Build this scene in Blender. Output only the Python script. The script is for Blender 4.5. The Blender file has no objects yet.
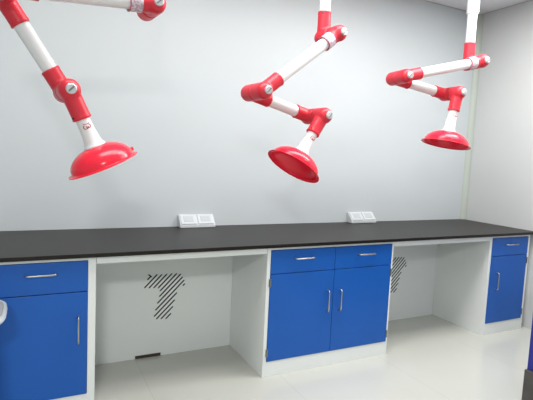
import bpy, bmesh, math, random
from mathutils import Vector, Matrix
C = bpy.context.scene.collection
V = Vector
Z = V((0, 0, 1))

# ------------------------------------------------------------------ camera
yaw, pitch, roll, fpx = 0.46809, -0.094106, 0.0472, 466.88
fw = V((math.sin(yaw)*math.cos(pitch), math.cos(yaw)*math.cos(pitch), math.sin(pitch)))
r0 = V((math.cos(yaw), -math.sin(yaw), 0)); u0 = r0.cross(fw)
rt = r0*math.cos(roll) + u0*math.sin(roll); up = -r0*math.sin(roll) + u0*math.cos(roll)
cd = bpy.data.cameras.new('camera'); cam = bpy.data.objects.new('camera', cd); C.objects.link(cam)
cam.matrix_world = Matrix(((rt.x, up.x, -fw.x, -3.8509), (rt.y, up.y, -fw.y, -3.2524), (rt.z, up.z, -fw.z, 1.3850), (0, 0, 0, 1)))
cd.sensor_width = 36; cd.lens = fpx*36/533; cd.clip_start = .05
bpy.context.scene.camera = cam

# ------------------------------------------------------------------ world, lights, exposure
sc = bpy.context.scene
w = bpy.data.worlds.new('world'); sc.world = w; w.use_nodes = True
w.node_tree.nodes['Background'].inputs[0].default_value = (.9, .95, 1, 1)
w.node_tree.nodes['Background'].inputs[1].default_value = .3
sc.view_settings.view_transform = 'Standard'; sc.view_settings.look = 'None'
sc.view_settings.exposure = 0.16; sc.view_settings.gamma = 1; sc.view_settings.use_curve_mapping = False

def area(name, loc, sx, sy, power, col=(1, .985, .96)):
    l = bpy.data.lights.new(name, 'AREA'); l.shape = 'RECTANGLE'; l.size = sx; l.size_y = sy
    l.energy = power; l.color = col
    o = bpy.data.objects.new(name, l); C.objects.link(o); o.location = loc   # area lights face -Z by default
    return o
area('panel_light', (-3.6, -1.3, 2.79), 1.2, .6, 20)
area('panel_light', (-2.3, -1.3, 2.79), 1.2, .6, 27.6)
area('panel_light', (-1, -1.3, 2.79), 1.2, .6, 37.6)
area('panel_light', (-1, -2.2, 2.79), 1.2, .6, 13.5)
area('panel_light', (-4.5, -4.9, 2.79), .5, .5, 96)

# ------------------------------------------------------------------ materials
def mat(name, col, rough=.5, spec=.5, metal=0., var=0., vscale=8., bump=0., bscale=60., coat=0.):
    m = bpy.data.materials.new(name); m.use_nodes = True
    nt = m.node_tree; b = nt.nodes['Principled BSDF']
    b.inputs['Base Color'].default_value = (*col, 1)
    b.inputs['Roughness'].default_value = rough
    b.inputs['Specular IOR Level'].default_value = spec
    b.inputs['Metallic'].default_value = metal
    b.inputs['Coat Weight'].default_value = coat
    tc = nt.nodes.new('ShaderNodeTexCoord')
    if var:
        n = nt.nodes.new('ShaderNodeTexNoise'); n.inputs['Scale'].default_value = vscale; n.inputs['Detail'].default_value = 4
        nt.links.new(tc.outputs['Object'], n.inputs['Vector'])
        r = nt.nodes.new('ShaderNodeValToRGB')
        r.color_ramp.elements[0].position = .3; r.color_ramp.elements[1].position = .7
        r.color_ramp.elements[0].color = (*[c*(1-var) for c in col], 1)
        r.color_ramp.elements[1].color = (*[min(1, c*(1+var)) for c in col], 1)
        nt.links.new(n.outputs['Fac'], r.inputs['Fac']); nt.links.new(r.outputs['Color'], b.inputs['Base Color'])
    if bump:
        n2 = nt.nodes.new('ShaderNodeTexNoise'); n2.inputs['Scale'].default_value = bscale
        nt.links.new(tc.outputs['Object'], n2.inputs['Vector'])
        bp = nt.nodes.new('ShaderNodeBump'); bp.inputs['Strength'].default_value = bump; bp.inputs['Distance'].default_value = .002
        nt.links.new(n2.outputs['Fac'], bp.inputs['Height']); nt.links.new(bp.outputs['Normal'], b.inputs['Normal'])
    return m

M_wall = mat('wall_panel', (.56, .605, .63), .42, .45, var=.012, vscale=1.2)
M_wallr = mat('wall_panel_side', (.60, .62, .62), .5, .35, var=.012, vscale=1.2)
M_trim = mat('corner_profile', (.49, .54, .49), .45)
M_white = mat('white_steel', (.82, .85, .84), .38, .45, var=.01, vscale=3)
M_blue = mat('blue_steel', (.006, .100, .44), .42, .4, var=.03, vscale=4)
M_blue2 = mat('deep_blue_steel', (.022, .03, .26), .45, .4, var=.03, vscale=4)
M_top = mat('epoxy_top', (.012, .009, .0075), .38, .25, var=.10, vscale=60, bump=.15, bscale=300)
M_red = mat('red_plastic', (.63, .03, .05), .36, .38, var=.03, vscale=10)
M_dome = mat('red_dome', (.86, .022, .05), .2, .4, var=.02, vscale=6)
M_pipe = mat('white_pipe', (.77, .79, .80), .3, .5)
M_knob = mat('knob_silver', (.58, .6, .62), .3, .5, metal=.35)
M_screw = mat('dark_screw', (.06, .02, .025), .4)
M_chrome = mat('chrome', (.48, .47, .44), .34, metal=1.)
M_hinge = mat('hinge_steel', (.25, .26, .25), .3, metal=.9)
M_black = mat('slot_shade', (.008, .010, .009), 1., 0.)
M_kick = mat('grey_plinth', (.075, .07, .066), .6, var=.12, vscale=12)
M_sock = mat('socket_white', (.60, .64, .66), .3)
M_sockd = mat('socket_grey', (.50, .53, .57), .4)
M_brown = mat('cutout_brown', (.05, .036, .028), .8, var=.5, vscale=60)
M_ceil = mat('ceiling_panel', (.80, .80, .83), .6, .3)
M_seam = mat('ceiling_seam', (.45, .45, .48), .6)
M_cush = mat('grey_cushion', (.36, .38, .40), .7)
M_logo = mat('crimson_print', (.42, .03, .06), .5)

def m_sticker():
    m = mat('sticker', (.7, .6, .66), .4); nt = m.node_tree; b = nt.nodes['Principled BSDF']
    tc = nt.nodes.new('ShaderNodeTexCoord'); n = nt.nodes.new('ShaderNodeTexNoise'); n.inputs['Scale'].default_value = 95
    nt.links.new(tc.outputs['Object'], n.inputs['Vector'])
    r = nt.nodes.new('ShaderNodeValToRGB'); r.color_ramp.elements[0].position = .44; r.color_ramp.elements[1].position = .54
    r.color_ramp.elements[0].color = (.46, .30, .38, 1); r.color_ramp.elements[1].color = (.66, .60, .66, 1)
    nt.links.new(n.outputs['Fac'], r.inputs['Fac']); nt.links.new(r.outputs['Color'], b.inputs['Base Color'])
    return m
M_stick = m_sticker()

def m_floor():
    m = mat('floor_tile', (.7, .7, .62), .16, .5); nt = m.node_tree; b = nt.nodes['Principled BSDF']
    tc = nt.nodes.new('ShaderNodeTexCoord'); mp = nt.nodes.new('ShaderNodeMapping')
    mp.inputs['Location'].default_value = (2.44, 0, 0)
    nt.links.new(tc.outputs['Object'], mp.inputs['Vector'])
    br = nt.nodes.new('ShaderNodeTexBrick'); br.offset = 0; br.inputs['Scale'].default_value = 1
    br.inputs['Brick Width'].default_value = .8; br.inputs['Row Height'].default_value = 1.6
    br.inputs['Mortar Size'].default_value = .0018; br.inputs['Mortar Smooth'].default_value = .2
    br.inputs['Color1'].default_value = (.56, .575, .535, 1); br.inputs['Color2'].default_value = (.55, .565, .525, 1)
    br.inputs['Mortar'].default_value = (.475, .48, .44, 1)
    nt.links.new(mp.outputs['Vector'], br.inputs['Vector'])
    n = nt.nodes.new('ShaderNodeTexNoise'); n.inputs['Scale'].default_value = 2.5; n.inputs['Detail'].default_value = 6
    nt.links.new(tc.outputs['Object'], n.inputs['Vector'])
    mx = nt.nodes.new('ShaderNodeMix'); mx.data_type = 'RGBA'; mx.blend_type = 'MULTIPLY'
    r = nt.nodes.new('ShaderNodeValToRGB'); r.color_ramp.elements[0].color = (.94, .93, .90, 1); r.color_ramp.elements[1].color = (1, 1, 1, 1)
    nt.links.new(n.outputs['Fac'], r.inputs['Fac'])
    mx.inputs[0].default_value = 1
    nt.links.new(br.outputs['Color'], mx.inputs[6]); nt.links.new(r.outputs['Color'], mx.inputs[7])
    nt.links.new(mx.outputs[2], b.inputs['Base Color'])
    return m
M_floor = m_floor()

# ------------------------------------------------------------------ helpers
def obj(name, bm, m, parent=None, smooth=False, bevel=0., seg=2):
    bmesh.ops.recalc_face_normals(bm, faces=bm.faces[:])
    me = bpy.data.meshes.new(name); bm.to_mesh(me); bm.free()
    if smooth:
        for p in me.polygons: p.use_smooth = True
    me.materials.append(m)
    o = bpy.data.objects.new(name, me); C.objects.link(o)
    if parent: o.parent = parent
    if bevel:
        b = o.modifiers.new('bevel', 'BEVEL'); b.width = bevel; b.segments = seg; b.limit_method = 'ANGLE'; b.angle_limit = .6
    if smooth:
        e = o.modifiers.new('split', 'EDGE_SPLIT'); e.split_angle = .7
    return o
def box(bm, a, b):
    x0, y0, z0 = a; x1, y1, z1 = b
    v = [bm.verts.new(p) for p in ((x0,y0,z0),(x1,y0,z0),(x1,y1,z0),(x0,y1,z0),(x0,y0,z1),(x1,y0,z1),(x1,y1,z1),(x0,y1,z1))]
    for f in ((0,3,2,1),(4,5,6,7),(0,1,5,4),(1,2,6,5),(2,3,7,6),(3,0,4,7)): bm.faces.new([v[i] for i in f])
    return bm
def bx(*ab):
    bm = bmesh.new()
    for a, b in ab: box(bm, a, b)
    return bm
def basis(d):
    d = d.normalized(); a = V((0, 0, 1)) if abs(d.z) < .9 else V((1, 0, 0))
    e = d.cross(a).normalized(); return e, d.cross(e).normalized(), d
def lathe(bm, o, d, prof, n=32, close=True):
    """revolve (t along d, radius) pairs about the axis o + t d"""
    e, g, d = basis(d); rings = []
    for t, r in prof:
        rings.append([bm.verts.new(o + d*t + (e*math.cos(2*math.pi*k/n) + g*math.sin(2*math.pi*k/n))*max(r, 1e-4)) for k in range(n)])
    for i in range(len(rings)-1):
        for k in range(n):
            bm.faces.new((rings[i][k], rings[i][(k+1) % n], rings[i+1][(k+1) % n], rings[i+1][k]))
    if close:
        bm.faces.new(rings[0][::-1]); bm.faces.new(rings[-1])
    return bm
def cyl(bm, o, d, t0, t1, r, n=32, ch=.0):
    pr = [(t0, r), (t1, r)] if not ch else [(t0, r-ch), (t0+ch, r), (t1-ch, r), (t1, r-ch)]
    return lathe(bm, o, d, pr, n)
def tube_path(bm, pts, r, n=10):
    pts = [V(p) for p in pts]; rings = []
    for i, p in enumerate(pts):
        d = (pts[min(i+1, len(pts)-1)] - pts[max(i-1, 0)]).normalized()
        if i == 0: e, g, _ = basis(d)
        else:
            e = (e - d*e.dot(d)).normalized(); g = d.cross(e)
        rings.append([bm.verts.new(p + (e*math.cos(2*math.pi*k/n) + g*math.sin(2*math.pi*k/n))*r) for k in range(n)])
    for i in range(len(rings)-1):
        for k in range(n):
            bm.faces.new((rings[i][k], rings[i][(k+1) % n], rings[i+1][(k+1) % n], rings[i+1][k]))
    bm.faces.new(rings[0][::-1]); bm.faces.new(rings[-1]); return bm
def empty(name, loc, label, cat, group=None):
    o = bpy.data.objects.new(name, None); C.objects.link(o); o.location = loc; o.empty_display_size = .1
    tag(o, label, cat, group); return o
def tag(o, label, cat, group=None):
    o['label'] = label; o['category'] = cat
    if group: o['group'] = group
    return o
def struct(name, bm, m, parent=None):
    o = obj(name, bm, m, parent)
    if not parent: o['kind'] = 'structure'
    return o
def shift(bm, loc):
    bmesh.ops.translate(bm, verts=bm.verts[:], vec=-V(loc)); return bm

# ------------------------------------------------------------------ room shell
XL, YF, HC = -7.0, -6.5, 2.8307
struct('floor', bx(((XL, YF, -.06), (0, 0, 0))), M_floor)
struct('wall_back', bx(((XL-.06, 0, -.06), (.06, .06, HC+.06))), M_wall)
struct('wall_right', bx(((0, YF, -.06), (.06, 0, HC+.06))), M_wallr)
struct('wall_left', bx(((XL-.06, YF, -.06), (XL, 0, HC+.06))), M_wall)
struct('wall_front', bx(((XL-.06, YF-.06, -.06), (.06, YF, HC+.06))), M_wall)
struct('ceiling', bx(((XL, YF, HC), (0, 0, HC+.06))), M_ceil)
bm = bmesh.new()                                     # seams between the ceiling panels
for k in range(1, 6): box(bm, (-1.18*k-.003, YF+.03, HC-.002), (-1.18*k+.003, -.03, HC+.001))
for k in range(1, 5): box(bm, (XL+.03, -1.18*k-.003, HC-.0021), (-.03, -1.18*k+.003, HC+.001))
struct('trim_1', bm, M_seam)
# vertical coved profile in the corner of back and right wall
bm = bmesh.new(); R_ = .045; n = 8; lo = []; hi = []
sec = [(0, 0), (-R_, 0)] + [(-R_ + R_*math.sin(t), -R_ + R_*math.cos(t)) for t in [math.pi/2*k/n for k in range(1, n)]] + [(0, -R_)]
for z, L in ((.001, lo), (HC-.001, hi)):
    for x, y in sec: L.append(bm.verts.new((x-.0004, y-.0004, z)))
for k in range(len(sec)): bm.faces.new((lo[k], lo[(k+1) % len(sec)], hi[(k+1) % len(sec)], hi[k]))
bm.faces.new(lo[::-1]); bm.faces.new(hi)
struct('trim_2', bm, M_trim)
struct('trim_3', bx(((XL+.01, -.007, HC-.007), (-.05, -.0005, HC-.001)), ((-.007, YF+.01, HC-.007), (-.0005, -.05, HC-.001))), M_seam)

# ------------------------------------------------------------------ bench
H, TT, DF, DK = .85, .021, -.7524, -.2158
CT = H - TT - .001                                    # top of the cabinets
XA, XB, XC, XD, XE = -3.5541, -2.5614, -1.5600, -.5494, -.0514
XA0 = -4.052

wt = obj('worktop', bx(((XA0-.02, -.7825, H-TT), (-.001, -.001, H))), M_top, bevel=.001)
tag(wt, 'long black-brown bench worktop running along the back wall', 'worktop')

def handle(name, c, length, vertical, parent):
    h = length/2; y0 = 0; out = -.028; bm = bmesh.new()
    prof = [(-h, 0), (-h, out*.6), (-h+.004, out*.9), (-h+.012, out), (h-.012, out), (h-.004, out*.9), (h, out*.6), (h, 0)]
    pts = [(c[0], c[1]+o_, c[2]+s) if vertical else (c[0]+s, c[1]+o_, c[2]) for s, o_ in prof]
    tube_path(bm, pts, .0046, 10)
    return obj(name, bm, M_chrome, parent, smooth=True)
def hinge(x, z, parent, x2):
    bm = bx(((min(x, x2), -.0030+DF-.002, z-.024), (max(x, x2), DF-.0004, z+.024)))
    lathe(bm, V(((x+x2)/2, DF-.006, z-.026)), Z, [(0, .0045), (.052, .0045)], 10)
    return obj('hinge', bm, M_hinge, parent)

def cabinet(x0, x1, doors, label, sl=.024, sr=.014, zs=.658, h1=None, hinge_right=True):
    cx = (x0+x1)/2
    t = empty('base_cabinet', (0, 0, 0), label, 'cabinet', None)
    zb, zt = .096, .811
    # carcass behind the face frame, then the frame itself
    body = bx(((x0+.0, DF+.030, .0), (x1, -.004, CT)),
              ((x0, DF, 0), (x0+sl, DF+.031, CT)), ((x1-sr, DF, 0), (x1, DF+.031, CT)),
              ((x0+sl-.0005, DF, zt), (x1-sr+.0005, DF+.031, CT)),
              ((x0+sl-.0005, DF+.0, .0), (x1-sr+.0005, DF+.031, zb)))
    obj('carcass', body, M_white, t, bevel=.0012)
    xs = [x0+sl+.002] + ([cx] if doors == 2 else []) + [x1-sr-.002]
    g = .0015
    for k in range(len(xs)-1):
        a, b = xs[k]+(g if k else 0), xs[k+1]-(g if k < len(xs)-2 else 0)
        dr = obj('drawer', bx(((a, DF-.004, zs+.002), (b, DF+.022, zt-.002))), M_blue, t, bevel=.002)
        handle('handle', ((a+b)/2 + (-.003, .010)[k]*(doors == 2), DF-.004, .752), .135, False, dr)
        d = obj('door', bx(((a, DF-.004, zb+.002), (b, DF+.022, zs-.002))), M_blue, t, bevel=.002)
        if doors == 2: hx = b-.045 if k == 0 else a+.05; hr = (k == 1)
        else: hr = hinge_right; hx = a+.075 if hr else b-.045
        handle('handle', (hx, DF-.004, .452), .14, True, d)
        for z in (.605, .155):
            if hr: hinge(b-.006, z, d, b+.009)
            else: hinge(a-.009, z, d, a+.006)
    return t
cabinet(XA0, XA, 1, 'blue one-door base cabinet with drawer, at the left end of the bench', sr=.038, zs=.649, hinge_right=False)
cabinet(XB, XC, 2, 'wide blue two-door base cabinet with two drawers between the two knee spaces')
cabinet(XD, XE, 1, 'narrow blue one-door base cabinet in the corner by the right wall', sr=.024)

# filler between the right cabinet and the wall
fp = obj('filler_panel', bx(((XE+.001, DF+.035, .03), (-.002, DF+.05, CT))), mat('filler_grey', (.62, .64, .62), .45))
tag(fp, 'narrow pale grey filler strip between corner cabinet and right wall', 'panel')

STROKES = [((-0.111,0.533),(-0.086,0.558)),((-0.129,0.480),(-0.046,0.566)),((-0.099,0.477),(-0.015,0.563)),((-0.068,0.475),(0.019,0.564)),
 ((-0.038,0.472),(0.053,0.564)),((-0.025,0.450),(0.086,0.563)),((-0.029,0.412),(0.114,0.557)),((-0.041,0.367),(0.127,0.535)),
 ((-0.053,0.320),(0.140,0.513)),((-0.061,0.278),(0.091,0.429)),((-0.045,0.259),(0.077,0.380)),((-0.014,0.256),(0.066,0.335)),
 ((0.019,0.253),(0.054,0.288)),((0.131,0.474),(0.145,0.487)),((-0.105,0.569),(-0.083,0.551))]
def bay(x0, x1, where, cut):
    t = empty('knee_panel', (0, 0, 0), 'white recessed back panel with a T of slanted vent slits, ' + where, 'panel')
    obj('panel', bx(((x0+.001, DK, .0005), (x1-.001, DK+.012, CT))), M_white, t)
    bm = bmesh.new(); cx = (x0+x1)/2
    for (ax, az), (bx_, bz) in STROKES:
        a = V((cx+ax, 0, az)); b = V((cx+bx_, 0, bz)); d = (b-a).normalized(); nrm = V((-d.z, 0, d.x))*.0042
        q = [a-nrm, b-nrm, b+nrm, a+nrm]
        lo = [bm.verts.new((p.x, DK-.0008, p.z)) for p in q]; hi = [bm.verts.new((p.x, DK+.002, p.z)) for p in q]
        bm.faces.new(lo); bm.faces.new(hi[::-1])
        for k in range(4): bm.faces.new((lo[k], lo[(k+1) % 4], hi[(k+1) % 4], hi[k]))
    obj('vent_slits', bm, M_black, t)  # slits not cut: black prisms paint the darkness of the unlit cavity
    if cut:
        bm = bx(((-3.238, DK-.0012, .001), (-3.068, DK+.002, .021)))
        obj('cable_cutout', bm, M_brown, t)
    a = obj('apron_rail', bx(((x0+.002, DF+.001, .789), (x1-.002, DF+.018, CT))), M_white, bevel=.001)
    tag(a, 'white steel rail under the worktop edge, over ' + where[3:], 'rail')
bay(XA, XB, 'in the left knee space', True)
bay(XC, XD, 'in the right knee space', False)

# ------------------------------------------------------------------ bench socket boxes
def sockets(x, label):
    wd, dp, hh, lip = .262, .078, .086, .020
    t = empty('socket_box', (x, -.002, H), label, 'socket', 'double sockets on the worktop')
    y0 = 0
    def prism(x0, x1, pts):
        bm = bmesh.new(); a = [bm.verts.new((x0, y, z)) for y, z in pts]; b = [bm.verts.new((x1, y, z)) for y, z in pts]
        bm.faces.new(a); bm.faces.new(b[::-1]); n = len(pts)
        for k in range(n): bm.faces.new((a[k], a[(k+1) % n], b[(k+1) % n], b[k]))
        return bm
    h = obj('housing', prism(0, wd, [(0, .0005), (-dp, .0005), (-dp, lip), (-.014, hh), (0, hh)]), M_sock, t, bevel=.003)
    s = V((0, -dp+.014, lip-hh)); L = s.length; sd = s.normalized(); nn = V((0, sd.z, -sd.y)); 
    if nn.y > 0: nn = -nn
    o0 = V((0, -.014, hh))
    for k in range(2):
        xa = .008 + k*.126; xb = xa + .116
        def slab(x0, x1, t0, t1, n0, n1):
            bm = bmesh.new(); c = []
            for xx in (x0, x1):
                for tt in (t0, t1):
                    for n_ in (n0, n1): c.append(bm.verts.new(V((xx, 0, 0)) + o0 + sd*tt + nn*n_))
            for f in ((0,1,3,2),(4,6,7,5),(0,4,5,1),(2,3,7,6),(0,2,6,4),(1,5,7,3)): bm.faces.new([c[i] for i in f])
            return bm
        p = obj('socket_plate', slab(xa, xb, .004, L-.006, -.002, .007), M_sock, t, bevel=.003)
        p2 = obj('socket_insert', slab(xa+.022, xb-.022, .018, L-.026, .006, .0095), mat('insert', (.50, .54, .57), .35), p, bevel=.002)
        bm = bmesh.new()
        for (u, v_, du, dv) in ((.036, .032, .003, .010), (.052, .032, .003, .010), (.0435, .050, .005, .006), (.076, .032, .003, .010), (.0695, .050, .003, .008), (.0825, .050, .003, .008)):
            b2 = slab(xa+u, xa+u+du, v_, v_+dv, .009, .0101)
            me = bpy.data.meshes.new('tmp'); b2.to_mesh(me); b2.free(); bm.from_mesh(me); bpy.data.meshes.remove(me)
        obj('socket_holes', bm, M_sockd, p)
        obj('painted_ledge_shadow', slab(xa+.006, xb-.004, L-.0055, L-.0015, -.001, .0012), M_sockd, t)  # grey strip painting the ledge shadow below the plate; no gap is cut
    return t
sockets(-2.915, 'white double socket box on the worktop above the left knee space')
sockets(-1.425, 'white double socket box on the worktop near the right knee space')

# ------------------------------------------------------------------ articulated fume extraction arms
PR, SR = .033, .0395
def remeshed(bm, vox=.0045, it=6):
    me = bpy.data.meshes.new('t'); bmesh.ops.recalc_face_normals(bm, faces=bm.faces[:]); bm.to_mesh(me); bm.free()
    o = bpy.data.objects.new('t', me); C.objects.link(o)
    m = o.modifiers.new('r', 'REMESH'); m.mode = 'VOXEL'; m.voxel_size = vox
    s = o.modifiers.new('s', 'SMOOTH'); s.iterations = it; s.factor = .5
    dg = bpy.context.evaluated_depsgraph_get(); dg.update()
    me2 = bpy.data.meshes.new_from_object(o.evaluated_get(dg))
    bpy.data.objects.remove(o); bpy.data.meshes.remove(me)
    b = bmesh.new(); b.from_mesh(me2); bpy.data.meshes.remove(me2); return b
HUB = .046
def arm(q, label, hl=.2515, RR=.162):
    x, y, z, phi, a1, a2, a3, L1, L2, o = q
    a = V((math.cos(phi), math.sin(phi), 0)); h = V((-math.sin(phi), math.cos(phi), 0))
    D = lambda t: h*math.cos(t) + Z*math.sin(t)
    A = V((x, y, z)); Af = A + a*o; Bf = Af + D(a1)*L1; B = Bf - a*o; Cr = B + D(a2)*L2; Cf = Cr + a*o
    base = V((x, y, HC))
    t = empty('extraction_arm', base, label, 'extraction arm', 'articulated extraction arms over the bench')
    def part(name, bm, m, parent=t, smooth=True, **k): return obj(name, shift(bm, base), m, parent, smooth=smooth, **k)
    bm = bmesh.new(); cyl(bm, base, -Z, .0005, .012, .075, 40, .003); part('ceiling_flange', bm, M_pipe)
    bm = bmesh.new(); lathe(bm, base, -Z, [(.01, .042), (.352, .042), (.36, .039), (.36, .032)]); part('ceiling_sleeve', bm, M_pipe)
    bm = bmesh.new(); cyl(bm, base, -Z, .30, HC-z-.10, PR, 32); part('drop_pipe', bm, M_pipe)
    def elbow(c, limb, toward, sl, joined):
        """sleeve along limb and a rounded hub along the axis, reaching `toward` its mate"""
        bm = bmesh.new()
        lathe(bm, c, limb, [(-.030, .030), (-.012, SR), (sl-.012, SR), (sl-.010, SR+.0018), (sl, SR+.0018)], 40)
        r = HUB; e0 = -.052
        lathe(bm, c, toward, [(e0-.004, .012), (e0, .024), (e0+.008, .035), (e0+.018, .042), (e0+.032, r), (joined-.004, r), (joined, r-.004)], 40)
        b = remeshed(bm)
        return b
    def screw(c, limb, sl, side):
        bm = bmesh.new(); cyl(bm, c + limb*(sl-.016) + side*(SR-.001), side, 0, .006, .0045, 8); return bm
    knobs = []
    def joint(P, Pf, l0, l1, s0, s1):
        e1 = part('elbow', elbow(P, l0, a, s0, o/2-.001), M_red)
        e2 = part('elbow', elbow(Pf, l1, -a, s1, o/2-.001), M_red)
        side0 = (-h if l0.dot(h) < .2 else Z); 
        # clamp knob on the free end of the front hub
        bm = bmesh.new()
        lathe(bm, Pf, a, [(.046, .020), (.054, .0215), (.061, .0215), (.064, .018), (.064, .0)], 24)
        k = part('clamp_knob', bm, M_knob)
        bm = bmesh.new(); e = h*.7 + Z*.7
        cyl(bm, Pf + a*.0665 - e*.015, e, 0, .030, .0032, 8); part('knob_grip', bm, M_hinge, k)
        return e1, e2
    e1, e2 = joint(A, Af, Z, D(a1), .150, .118)
    side = (a*.55 - h*.83).normalized()
    part('screw', screw(A, Z, .150, side), M_screw, e1)
    joint(Bf - a*o, Bf, D(a2), -D(a1), .128, .125)
    e1, e2 = joint(Cr, Cf, -D(a2), D(a3), .110, .130)
    s2 = (a*.45 - D(a3).cross(a)*(-1 if D(a3).cross(a).dot(h) < 0 else 1)*.9).normalized()
    part('screw', screw(Cf, D(a3), .130, s2), M_screw, e2)
    bm = bmesh.new(); cyl(bm, Af, D(a1), .105, L1-.112, PR, 32); part('arm_pipe', bm, M_pipe)
    bm = bmesh.new(); cyl(bm, B, D(a2), .115, L2-.098, PR, 32); part('arm_pipe', bm, M_pipe)
    bm = bmesh.new(); lathe(bm, Af, D(a1), [(.064, SR+.0008), (.064, SR+.0028), (.122, SR+.0028), (.122, SR+.0008), (.064, SR+.0008)], 32, False)
    st = part('warning_sticker', bm, M_stick); st['label'] = 'pale pink printed sticker'
    bm = bmesh.new(); lathe(bm, Af, D(a1), [(.1175, SR+.002), (.1175, SR+.0042), (.121, SR+.0042), (.121, SR+.002), (.1175, SR+.002)], 32, False)
    part('clamp_ring', bm, M_logo)
    # hood: tapering white neck, red bowl with rolled lip and a lug
    d = D(a3)
    bm = bmesh.new(); lathe(bm, Cf, d, [(.115, .030), (.140, .030), (.165, .0305), (.195, .033), (hl-.022, .037), (hl-.008, .042), (hl-.004, .047), (hl+.002, .048), (hl+.002, .02)])
    nk = part('hood_neck', bm, M_pipe)
    R = RR; prof = []
    out = []; t0, dep = hl, .083
    for k in range(13):
        s = k/12; ang = s*math.pi/2
        out.append((t0 + dep*(1-math.cos(ang))**.92*1.0, .02 + (R-.016-.02)*math.sin(ang)**.96))
    lip = [(t0+dep+.003, R-.012), (t0+dep+.0055, R-.003), (t0+dep+.006, R), (t0+dep+.009, R+.0005), (t0+dep+.010, R-.004), (t0+dep+.006, R-.013)]
    inn = [(tt+.0045, rr-.003) for tt, rr in out[::-1]]
    bm = bmesh.new(); lathe(bm, Cf, d, out + lip + inn, 64, True)
    hd = part('hood', bm, M_dome)
    side = d.cross(a).normalized()
    if side.dot(h) < 0: side = -side
    bm = bmesh.new(); cyl(bm, Cf + d*(t0+dep-.006) + side*(R-.012), -d, -.004, .012, .009, 16, .002); part('rim_lug', bm, M_red, hd)
    # small crimson emblem printed on the neck: two crossed swirls, wrapped to the neck
    ld = (a*1.0).normalized() if True else a
    bm = bmesh.new(); tan = d.cross(ld).normalized()
    def wrap(u, v_): 
        ang = u/.030; return Cf + d*(.163+v_) + (ld*math.cos(ang) + tan*math.sin(ang))*.0303
    for sgn in (1, -1):
        pts = [wrap(sgn*(.006+.010*math.cos(s)), .010*math.sin(s)*.8 + sgn*.001) for s in [k*.45-1.2 for k in range(11)]]
        tube_path(bm, pts, .0022, 6)
    tube_path(bm, [wrap(-.014, -.013), wrap(0, -.010), wrap(.014, -.013)], .0014, 6)
    part('emblem', bm, M_logo, nk)
    return t
arm([-2.2927, -.8213, 2.1037, -1.4541, 3.7993, -.2176, -2.145, .622, .4291, .1259],
    'red and white jointed extraction arm in the middle, its bowl opening seen from below', .266)
arm([-1.0121, -.7856, 2.1179, -1.6585, 3.4006, -.1415, -1.765, .6618, .4607, .1163],
    'red and white jointed extraction arm nearest the corner and right wall', .276, .166)
arm([-3.3637, -.9472, 2.0421, -1.4842, 3.234, -.9896, -1.135, .6016, .4371, .1147],
    'large red and white jointed extraction arm hanging at the left, partly cut off above', .2515, .156)

# ------------------------------------------------------------------ island bench at the lower right
ix, iy, iz = -1.292, -1.629, .23
t = empty('island_cabinet', (ix+.6, iy-.35, 0), 'deep blue cabinet end on dark grey base, cut off at the lower right', 'cabinet')
t.location = (0, 0, 0)
obj('carcass', bx(((ix+.004, iy-.7, iz), (-.25, iy, .82))), M_blue2, t, bevel=.002)
obj('side_panel', bx(((ix-.001, iy-.698, iz+.001), (ix+.005, iy-.001, .819))), M_blue2, t, bevel=.001)
obj('plinth', bx(((ix-.017, iy-.712, .0), (-.26, iy+.004, iz-.0005))), M_kick, t, bevel=.002)
it = tag(obj('worktop', bx(((ix, iy-.72, .8205), (-.24, iy, .845))), M_top, bevel=.002), 'dark worktop of the blue island cabinet at lower right', 'worktop')

# ------------------------------------------------------------------ lab stool at the left edge
sx, sy, sz = -4.118, -.98, .637
def superell(bm, cx, cy, ax, ay, levels, n=48, p=4.):
    rings = []
    for z, s in levels:
        R = []
        for k in range(n):
            tt = 2*math.pi*k/n; c, s_ = math.cos(tt), math.sin(tt)
            R.append(bm.verts.new((cx + (ax-s)*math.copysign(abs(c)**(2/p), c), cy + (ay-s)*math.copysign(abs(s_)**(2/p), s_), z)))
        rings.append(R)
    for i in range(len(rings)-1):
        for k in range(n): bm.faces.new((rings[i][k], rings[i][(k+1) % n], rings[i+1][(k+1) % n], rings[i+1][k]))
    bm.faces.new(rings[0][::-1]); bm.faces.new(rings[-1]); return bm
t = empty('lab_stool', (0, 0, 0), 'white stool seat with grey pad just showing at the left edge', 'stool')
bm = bmesh.new(); superell(bm, sx, sy, .17, .17, [(sz-.012, .03), (sz, .008), (sz+.012, 0), (sz+.026, .002), (sz+.030, .006), (sz+.030, .013), (sz+.022, .016)])
obj('seat', bm, M_sock, t, smooth=True)
bm = bmesh.new(); superell(bm, sx, sy, 157*.001, .157, [(sz+.02, 0), (sz+.026, .001), (sz+.029, .01)])
obj('seat_pad', bm, M_cush, t, smooth=True)
for dx in (-1, 1):
    for dy in (-1, 1):
        bm = bmesh.new(); tube_path(bm, [(sx+dx*.10, sy+dy*.10, sz-.01), (sx+dx*.12, sy+dy*.14, .001)], .011, 12)
        obj('leg', bm, M_sock, t, smooth=True)
bm = bmesh.new(); tube_path(bm, [(sx+dx*.115, sy+dy*.127, .22) for dx, dy in ((-1,-1),(1,-1),(1,1),(-1,1),(-1,-1))], .008, 10)
obj('foot_ring', bm, M_sock, t, smooth=True)
